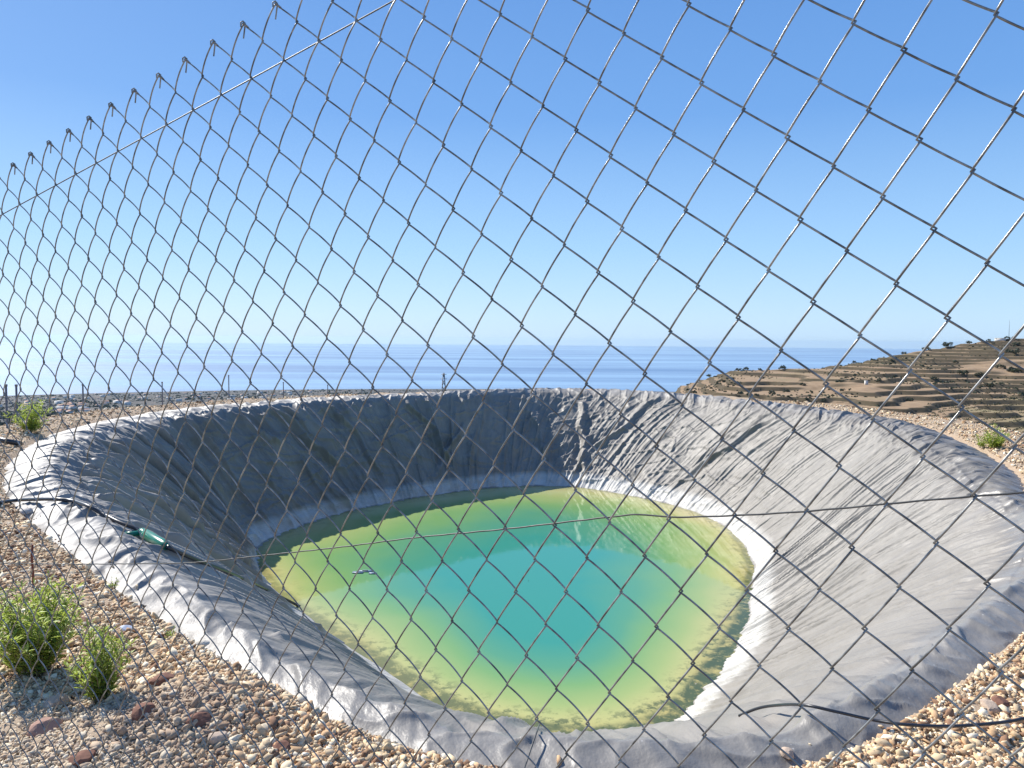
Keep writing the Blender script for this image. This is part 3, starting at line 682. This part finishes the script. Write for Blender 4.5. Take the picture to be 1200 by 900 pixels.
def weed(x, y, h, spread, stems, nl, ll, label, seed, group=None):
    p = hit_px(x, y); r = thing('weed', label, 'plant', (p[0], p[1], surf_z(p[0], p[1]) - .01), 0, group)
    leafy(stems, h, spread, nl, ll, seed, M['bark'], M['leaf'], r); return r
weed(42, 790, .47, .24, 80, 46, .066, 'largest bushy bright green weed growing on the gravel at left', 1)
weed(118, 822, .36, .12, 36, 36, .056, 'smaller upright green weed just right of the largest weed', 2)
weed(200, 748, .07, .04, 6, 8, .03, 'tiny green sprig on the gravel left of the liner edge', 3)
weed(36, 508, .55, .35, 30, 30, .11, 'green tuft beyond the left end of the liner', 4)
weed(1166, 526, .42, .22, 22, 24, .09, 'green weed on the stony ground beyond the right rim', 5)
weed(1150, 527, .22, .16, 12, 14, .07, 'low yellowish sprig beside the weed beyond the right rim', 6)
weed(133, 690, .08, .05, 6, 8, .03, 'sparse little sprig on the gravel next to the rusty stake', 7)

# ------------------------------------------------------------------ stake, hoses, rod, scraps
p = hit_px(39, 690); r = hit_px(39, 690)
o = ob('rusty_stake', MB().tube([(0, 0, -.1), (.002, 0, .1), (-.004, 0, .2), (.004, .0, .28)], .007, 8).mesh('rusty_stake', M['rust']), None, (p[0], p[1], surf_z(p[0], p[1])))
tag(o, 'thin rusty iron stake upright in the gravel behind the largest weed', 'stake')

def lay(pxs, rise, n, r):
    out = []
    for (x, y), h in zip(pxs, rise):
        p = hit_px(x, y); out.append((p[0], p[1], p[2] + h + r))
    return catmull(out, n)
# near right hose arching off the liner and over the gravel
P = lay([(868, 838), (893, 833), (935, 833)], [0, .01, .02], 12, .012)
def lift(x, y, hh):            # point hh above the surface that is seen at pixel x, y
    r = px_ray(x, y); r = r / np.linalg.norm(r); t = 1.5
    while t < 40:
        p = CAM + r * t
        if p[2] - hh <= surf_z(p[0], p[1]): return p
        t += .01
    return p
hp = [lift(866, 839, .012), lift(885, 831, .03), lift(905, 827, .05), lift(940, 826, .07), lift(980, 834, .08), lift(1020, 843, .075), lift(1060, 849, .055), lift(1110, 851, .04), lift(1160, 848, .06), lift(1200, 842, .08), lift(1260, 826, .10), lift(1330, 805, .03)]
o = ob('black_hose', MB().tube(catmull(hp, 120), .0068, 10).mesh('black_hose', M['black'])); tag(o, 'black plastic hose arching off the near right liner edge onto the gravel', 'hose')
# left hose with green fitting
L1 = [lift(-30, 596, .03), lift(0, 589, .04), lift(22, 586, .05), lift(45, 585, .05), lift(67, 585, .04), lift(85, 587, .03), lift(103, 593, .03), lift(120, 602, .03), lift(140, 612, .03), lift(158, 619, .03), lift(170, 626, .04)]
root = thing('suction_hose', 'black hose with green fitting running over the left rim down to the water', 'hose', tuple(L1[5]))
inv = -np.array(L1[5])
ob('hose', MB().tube(catmull(L1, 90) + inv, .017, 10).mesh('hose', M['black']), root)
A_, B_ = lift(165, 623, .05), lift(196, 641, .05)
ax = (B_ - A_); Lg = np.linalg.norm(ax); ax /= Lg
ts = np.array([0, .02, .03, .12, .14, .16, .9, .95, 1.0]); rs_ = np.array([.024, .032, .037, .037, .032, .043, .043, .037, .024])
mb = MB().tube([A_ + inv + ax * Lg * t for t in ts], rs_, 16)
sd2 = np.cross(ax, [0, 0, 1]); sd2 /= np.linalg.norm(sd2)
mb.tube([A_ + inv + ax * .03, A_ + inv + ax * .03 + sd2 * .08 * 1, A_ + inv + ax * .02 + sd2 * .13], [.024, .024, .029], 10)
ob('fitting', mb.mesh('fitting', M['green']), root)
L2 = [lift(196, 641, .06), lift(230, 656, .04), lift(270, 672, .03), lift(310, 690, .03), lift(350, 710, .03), lift(390, 730, .03), lift(430, 749, .03), lift(470, 768, .02)]
ob('hose', MB().tube(catmull(L2, 90) + inv, .019, 10).mesh('hose', M['black']), root)
# coil of pipe lying at the far left
a = [lift(-40, 508, .05), lift(-10, 513, .08), lift(8, 517, .08), (lift(24, 520, .03))]
o = ob('black_pipe', MB().tube(catmull(a, 30), .038, 12).mesh('black_pipe', M['black'])); tag(o, 'thick black pipe end lying on the gravel by the left rim', 'pipe')
# rod over the near lip
a = [lift(610, 912, .015), lift(617, 893, .028), lift(624, 872, .034), lift(629, 858, .034), lift(633, 846, .034)]
o = ob('metal_rod', MB().tube(catmull(a, 20), .0035, 8).mesh('metal_rod', M['wire2'])); tag(o, 'short pale rod lying across the near lip of the liner', 'rod')
# floating scraps
p = px_plane(426., 671., ZW)
g = np.random.default_rng(3); V = []; Fc = []
mb = MB()
for i in range(5):
    q = g.uniform(-.22, .22, 2) * [1, .5]; mb.box((q[0], q[1], .0), (q[0] + g.uniform(.08, .2), q[1] + g.uniform(.03, .08), .015))
o = ob('floating_debris', mb.mesh('floating_debris', M['scrap'], False), None, (p[0], p[1], ZW + .002)); tag(o, 'pale bluish scrap floating on the left part of the water', 'debris')

# ------------------------------------------------------------------ posts beyond the far rim
pm = MB(); pm.box((-.022, -.022, -1.6), (.022, .022, 0)); pm.box((-.03, -.03, 0), (.03, .03, .03)); pmesh = pm.mesh('fence_post', M['post'], False)
for i, (x, yt, dd, lab) in enumerate([(7, 453, 15, 'thin fence post beyond the left rim, leftmost of the row'), (19, 453, 15.5, 'thin fence post second from left in the row beyond the rim'), (97, 452, 19, 'thin fence post standing against the village on the left'),
        (190, 449, 23, 'thin fence post in front of the white houses of the village'), (268, 441, 25, 'tallest thin fence post beyond the far left rim'), (332, 449, 27, 'thin fence post where the village ends and the sea begins'),
        (384, 452, 28, 'thin fence post beyond the rim next right of the village'), (424, 457, 29.5, 'short thin post left of the lattice pylon')]):
    p = px_dist(float(x), float(yt), dd); o = ob('fence_post', pmesh, None, tuple(p)); o.scale = (.55, .55, 1.3); tag(o, lab, 'post', 'thin posts of the fence beyond the reservoir')

# lattice pylon
base = px_dist(520., 437., 300.); gz = float(ground_z(base[0], base[1])); Ht = base[2] - gz
root = thing('lattice_pylon', 'small steel lattice pylon rising beyond the far rim before the sea', 'pylon', (base[0], base[1], gz))
mb = MB(); w0 = min(2.6, Ht * .09)
def wz(z): return w0 * (1 - z / Ht) * .9 + .22
for sx in (-1, 1):
    for sy in (-1, 1): mb.tube([(sx * wz(0), sy * wz(0), 0), (sx * wz(Ht), sy * wz(Ht), Ht)], .13, 4)
nb = 12
for i in range(nb):
    z0, z1 = Ht * (1 - (1 - i / nb)), Ht * (i + 1) / nb
    for sx, sy, tx, ty in ((-1, -1, 1, -1), (1, -1, 1, 1), (1, 1, -1, 1), (-1, 1, -1, -1)):
        mb.tube([(sx * wz(z0), sy * wz(z0), z0), (tx * wz(z1), ty * wz(z1), z1)], .08, 4); mb.tube([(tx * wz(z0), ty * wz(z0), z0), (sx * wz(z1), sy * wz(z1), z1)], .08, 4)
ob('tower', mb.mesh('tower', M['post'], False), root)
for zz, ww in ((Ht - .6, 1.1), (Ht - 2.4, 1.3)): ob('cross_arm', MB().tube([(-ww, 0, zz), (ww, 0, zz)], .10, 4).mesh('cross_arm', M['post'], False), root)

# ------------------------------------------------------------------ far things
def hill_hit(x, y):
    r = px_ray(x, y); r = r / np.linalg.norm(r); t = np.exp(np.linspace(np.log(40), np.log(3600), 1500))
    P = CAM + r * t[:, None]; b = P[:, 2] <= ground_z(P[:, 0], P[:, 1])
    if not b.any(): return None
    return P[np.argmax(b)]
def crest_at(x):
    ts = np.linspace(200, 560, 200); r = px_ray(float(x), 400.); r = r / np.hypot(r[0], r[1])
    P = CAM + r * ts[:, None]; zz = ground_z(P[:, 0], P[:, 1]); i = np.argmax((zz - CAMH) / ts); return np.array([P[i, 0], P[i, 1], zz[i]])
def bush_mesh(name, nf, leaf, seed, mat, lobes=6):
    g = np.random.default_rng(seed); C_ = g.normal(0, .42, (lobes, 3)) * [1, 1, .55] + [0, 0, .62]; R_ = g.uniform(.28, .5, lobes)
    i = g.integers(0, lobes, nf); d = g.normal(0, 1, (nf, 3)); d /= np.linalg.norm(d, axis=1)[:, None]
    c = C_[i] + d * (R_[i] * g.uniform(.5, 1.05, nf) ** .5)[:, None]; c[:, 2] = np.maximum(c[:, 2], .05)
    a = g.normal(0, 1, (nf, 3)); a /= np.linalg.norm(a, axis=1)[:, None]; b = np.cross(a, d + .01); b /= np.linalg.norm(b, axis=1)[:, None]
    s = leaf * g.uniform(.6, 1.3, nf)[:, None]
    V = np.stack([c - a * s, c + b * s * .7, c + a * s, c - b * s * .7], 1)
    return mesh_np(name, V, np.arange(nf * 4).reshape(-1, 4), mat, False)
trunk = MB().tube([(0, 0, -.3), (.02, .01, .3), (-.02, 0, .7)], [.09, .06, .03], 6).mesh('trunk', M['bark'])
crownA = bush_mesh('crown', 420, .13, 5, M['leaf_dark']); crownB = bush_mesh('crown', 420, .13, 8, M['leaf_dark'], 8)
def tree_at(p, s, label, group, crown):
    r = thing('shrub', label, 'shrub', (p[0], p[1], p[2] - .1), random.uniform(0, 6), group); r.scale = (s, s, s * .9)
    ob('trunk', trunk, r); ob('crown', crown, r); return r
ridge = [(1109, 2.6, 'darkest round shrub on the skyline of the right hill'), (1086, 1.8, 'shrub on the skyline just left of the darkest skyline shrub'), (1060, 1.4, 'shrub at the dip between the two hill crests'), (918, 1.8, 'dark shrub on the crest of the nearer brown hill'), (866, 1.5, 'shrub on the left brow of the nearer hill'), (875, 1.5, 'shrub just right of the shrub on the left brow of the hill'),
         (892, 1.1, 'small shrub on the nearer hill crest between two dark ones'), (1002, 1.2, 'small shrub on the skyline right of the low brown knoll'), (1023, 1.0, 'lone small shrub on the low brown knoll'), (832, 1.3, 'shrub low on the left end of the hill'), (820, 1.0, 'lowest shrub at the left foot of the hill'), (1135, 1.5, 'shrub on the terraced skyline right of the round one'), (1158, 1.2, 'shrub on the skyline left of the white hut'),
         (1180, 1.3, 'shrub beside the thin mast on the hilltop'), (1187, 1.2, 'rightmost shrub on the skyline')]
for i, (x, s, lab) in enumerate(ridge): tree_at(crest_at(x), s, lab, 'dark shrubs on the right hill', (crownA, crownB)[i % 2])
face = [(1190, 405, 2.0), (1180, 413, 1.7), (1189, 414, 2.0), (1172, 432, 2.0), (1187, 436, 2.4), (1193, 437, 2.2), (1129, 439, 2.2), (1148, 441, 1.8), (1160, 453, 1.8), (865, 452, 1.7), (880, 470, 1.08), (965, 470, 1.08), (1095, 445, 1.4), (1045, 424, 1.3), (1066, 470, 1.3), (1030, 447, 1.2), (905, 462, 1.4), (846, 448, 1.4), (1120, 425, 1.3), (1102, 462, 1.2), (985, 448, 1.2), (940, 452, 1.2)]
words = ['high on the right edge of the terraced hill', 'below the hilltop hut', 'just under the hilltop at the right edge', 'halfway up the hill near the right edge', 'larger one at the right edge halfway up', 'rightmost halfway up the hill', 'in the middle of the terraced slope', 'on the terraces right of the middle one', 'just above the planted rows', 'on the nearer hill left part', 'low on the nearer hill behind the rim', 'low on the slope above the gravel', 'on the terraces under the skyline tree', 'on the knoll between the crests', 'above the left end of the planted rows', 'on the middle of the brown slope', 'low on the brown slope left of centre', 'at the far left of the brown slope', 'high among the terrace lines', 'beside the green patch on the slope', 'in the middle of the nearer slope', 'on the nearer slope below its crest']
for i, (x, y, s) in enumerate(face):
    p = hill_hit(x, y)
    if p is not None: tree_at(p, s, 'dark shrub ' + words[i], 'dark shrubs on the right hill', (crownA, crownB)[i % 2])
# planted rows
cropm = bush_mesh('young_bush', 70, .3, 14, M['leaf_dry'], 4)
cnt = 0
e1 = np.array([.80, .60]); e2 = np.array([-.60, .80])
c0 = hill_hit(1150, 480)
for i in range(-22, 23):
    for j in range(-40, 41):
        x, y = c0[:2] + e1 * j * 2.5 + e2 * i * 4.0 + rng.normal(0, .15, 2)
        d = math.hypot(x, y); z = float(ground_z(x, y)); 
        v = (np.array([x, y, z]) - CAM) @ Rw                 # camera axes
        if v[2] < 5: continue
        u_, w_ = 600 + F * v[0] / v[2], 450 + F * v[1] / v[2]
        if 1085 + max(0, 465 - w_) * 2 < u_ < 1203 and 458 < w_ < 512 and cnt < 290 and rng.random() < .93:
            o = ob('young_bush', cropm, None, (x, y, z - .1)); s = rng.uniform(.38, .6); o.scale = (s, s, s * .9); o.rotation_euler = (0, 0, rng.uniform(0, 6))
            tag(o, 'small grey green bush in the planted rows on the slope beyond the right rim', 'bush', 'bushes in the planted rows'); cnt += 1
print('crop', cnt, np.hypot(*c0[:2]))
# hilltop hut and mast
p = crest_at(1172)
root = thing('hut', 'long low white hut on the top of the terraced hill', 'hut', tuple(p), rad(-25))
ob('wall', MB().box((-2.4, -1.4, -1), (2.4, 1.4, .9)).mesh('wall', M['housewall'], False), root); ob('roof', MB().box((-2.6, -1.6, .905), (2.6, 1.6, 1.1)).mesh('roof', M['housewall'], False), root)
p = crest_at(1182)
o = ob('mast', MB().tube([(0, 0, -1), (0, 0, 5), (0, 0, 10.5)], [.12, .09, .05], 6).mesh('mast', M['post']), None, tuple(p)); tag(o, 'thin antenna mast on the right hilltop', 'mast')
p = hill_hit(1015, 451)
if p is not None:
    o = ob('marker_block', MB().box((-.5, -.5, -.3), (.5, .5, 1.6)).box((-.6, -.6, 1.605), (.6, .6, 1.75)).mesh('marker_block', M['housewall'], False), None, tuple(p)); tag(o, 'small cream block standing on the brown slope', 'block')

# village houses on the coast
def house_proto(w, d, h, rf):
    r = thing('house', 'x', 'house', (0, 0, 0))
    ob('wall', MB().box((-w / 2, -d / 2, -3), (w / 2, d / 2, h)).mesh('wall', M['housewall'], False), r)
    if rf:
        e_ = .5; V = [(-w / 2 - e_, -d / 2 - e_, h + .01), (w / 2 + e_, -d / 2 - e_, h + .01), (w / 2 + e_, d / 2 + e_, h + .01), (-w / 2 - e_, d / 2 + e_, h + .01), (-w / 2, 0, h + d * .22), (w / 2, 0, h + d * .22)]
        me = bpy.data.meshes.new('roof'); me.from_pydata(V, [], [(0, 1, 5, 4), (2, 3, 4, 5), (0, 4, 3), (1, 2, 5), (3, 2, 1, 0)]); me.materials.append(M['houseroof']); ob('roof', me, r)
    else:
        ob('roof', MB().box((-w / 2 - .2, -d / 2 - .2, h + .01), (w / 2 + .2, d / 2 + .2, h + .6)).mesh('roof', M['housewall'], False), r)
    mb = MB()
    for i in range(int(w // 4)):
        for zz in np.arange(1, h - 1.2, 3.): mb.box((-w / 2 + 1.5 + i * 4, -d / 2 - .06, zz), (-w / 2 + 3 + i * 4, -d / 2 - .003, zz + 1.3))
    ob('window', mb.mesh('window', M['black'], False), r) if mb.V else None
    return r
protos = [house_proto(14, 9, 6, 1), house_proto(18, 10, 7, 0), house_proto(10, 8, 4, 1)]
used = [0, 0, 0]
g = np.random.default_rng(77)
spots = []
for i in range(105):
    x = g.uniform(-5, 375) ; x = x if g.random() < .75 else g.uniform(60, 330)
    y = g.uniform(461, 481 - x * .035) + (x > 200) * -2
    if i < 22: x = g.uniform(65, 105); y = g.uniform(474, 485)
    if 22 <= i < 34: x = g.uniform(235, 300); y = g.uniform(468, 474)
    p = hill_hit(x, y)
    if p is None or p[2] < -219 or np.hypot(p[0], p[1]) < 300: continue
    spots.append((x, y, p))
spots.sort(key=lambda s: s[0])
for n_, (x, y, p) in enumerate(spots):
    i = g.integers(0, 3); r = protos[i] if not used[i] else dup(protos[i], (0, 0, 0)); used[i] = 1
    s = g.uniform(.5, .9) * (1 if np.hypot(p[0], p[1]) > 900 else .7); r.location = p; r.rotation_euler = (0, 0, g.uniform(-.7, .7)); r.scale = (s, s, s)
    side = 'at the left end' if x < 60 else 'left of its middle' if x < 150 else 'right of its middle' if x < 260 else 'at the right end'
    r['label'] = 'tiny white %s house of the distant village, %s, %s' % (('tile roofed', 'flat roofed', 'small')[i], side, 'nearer the sea' if y < 466 else 'half way down' if y < 473 else 'nearest the reservoir')
    r['group'] = 'white houses of the village, %s kind, %s, %s' % (('tiled', 'flat', 'small')[i], side, 'sea' if y < 466 else 'middle' if y < 473 else 'near')
print('houses', len(spots))

# scrub and trees of the valley that nobody could count
def scrub():
    g = np.random.default_rng(9); n = 26000
    t = g.uniform(-.78, .18, n); d = np.exp(g.uniform(np.log(500), np.log(3150), n)); y = d / np.sqrt(1 + t * t); x = y * t
    s = np.minimum(g.lognormal(np.log(2.0), .5, n), 8) * (.5 + .5 * sst(d, 200, 900))
    keep = fbm(x / 160, y / 160, 3, 5) > -.35; x, y, s = x[keep], y[keep], s[keep]
    # hill
    m = 9000; t2 = g.uniform(.2, .8, m); d2 = g.uniform(90, 480, m); y2 = d2 / np.sqrt(1 + t2 * t2); x2 = y2 * t2; s2 = np.minimum(g.lognormal(np.log(.42), .4, m), 1.3)
    zz2 = ground_z(x2, y2); zn = ground_z(x2 * 1.006, y2 * 1.006); k2 = ~((t2 > .5) & (d2 < 330)) & ((fbm(x2 / 35, y2 / 35, 3, 15) > .1) | ((zn - zz2) > .006 * np.hypot(x2, y2) * .5)); x2, y2, s2 = x2[k2], y2[k2], s2[k2]
    x = np.r_[x, x2]; y = np.r_[y, y2]; s = np.r_[s, s2]; z = ground_z(x, y); n = len(x)
    nf = 14; dd = g.normal(0, 1, (n, nf, 3)); dd /= np.linalg.norm(dd, axis=2)[..., None]; dd[..., 2] = np.abs(dd[..., 2]) * .8
    c = np.stack([x, y, z], -1)[:, None] + dd * (s * .8)[:, None, None] * g.uniform(.5, 1, (n, nf, 1))
    a = g.normal(0, 1, (n, nf, 3)); a /= np.linalg.norm(a, axis=2)[..., None]; b = np.cross(a, dd); b /= np.linalg.norm(b, axis=2)[..., None] + 1e-6
    q = (s * .5)[:, None, None]
    V = np.stack([c - a * q, c + b * q, c + a * q, c - b * q], 2)
    tag(ob('scrub', mesh_np('scrub', V, np.arange(n * nf * 4).reshape(-1, 4), M['leaf_dark'], False)), 'dark scrub and low trees scattered over the valley and hillsides', 'scrub', kind='stuff')
scrub()

# ------------------------------------------------------------------ air
hz = MB().box((-34000, -34000, -245), (34000, 34000, 45)).mesh('haze', None, False)
hm = bpy.data.materials.new('haze'); hm.use_nodes = True; t_ = hm.node_tree; t_.nodes.remove(t_.nodes['Principled BSDF'])
pv = t_.nodes.new('ShaderNodeVolumePrincipled'); pv.inputs['Density'].default_value = 3e-5; pv.inputs['Color'].default_value = (.62, .82, 1, 1); pv.inputs['Anisotropy'].default_value = .3
t_.links.new(pv.outputs[0], t_.nodes['Material Output'].inputs['Volume']); hz.materials.append(hm)
tag(ob('haze', hz), 'thin bluish haze over the coast and the sea', 'haze', kind='stuff')
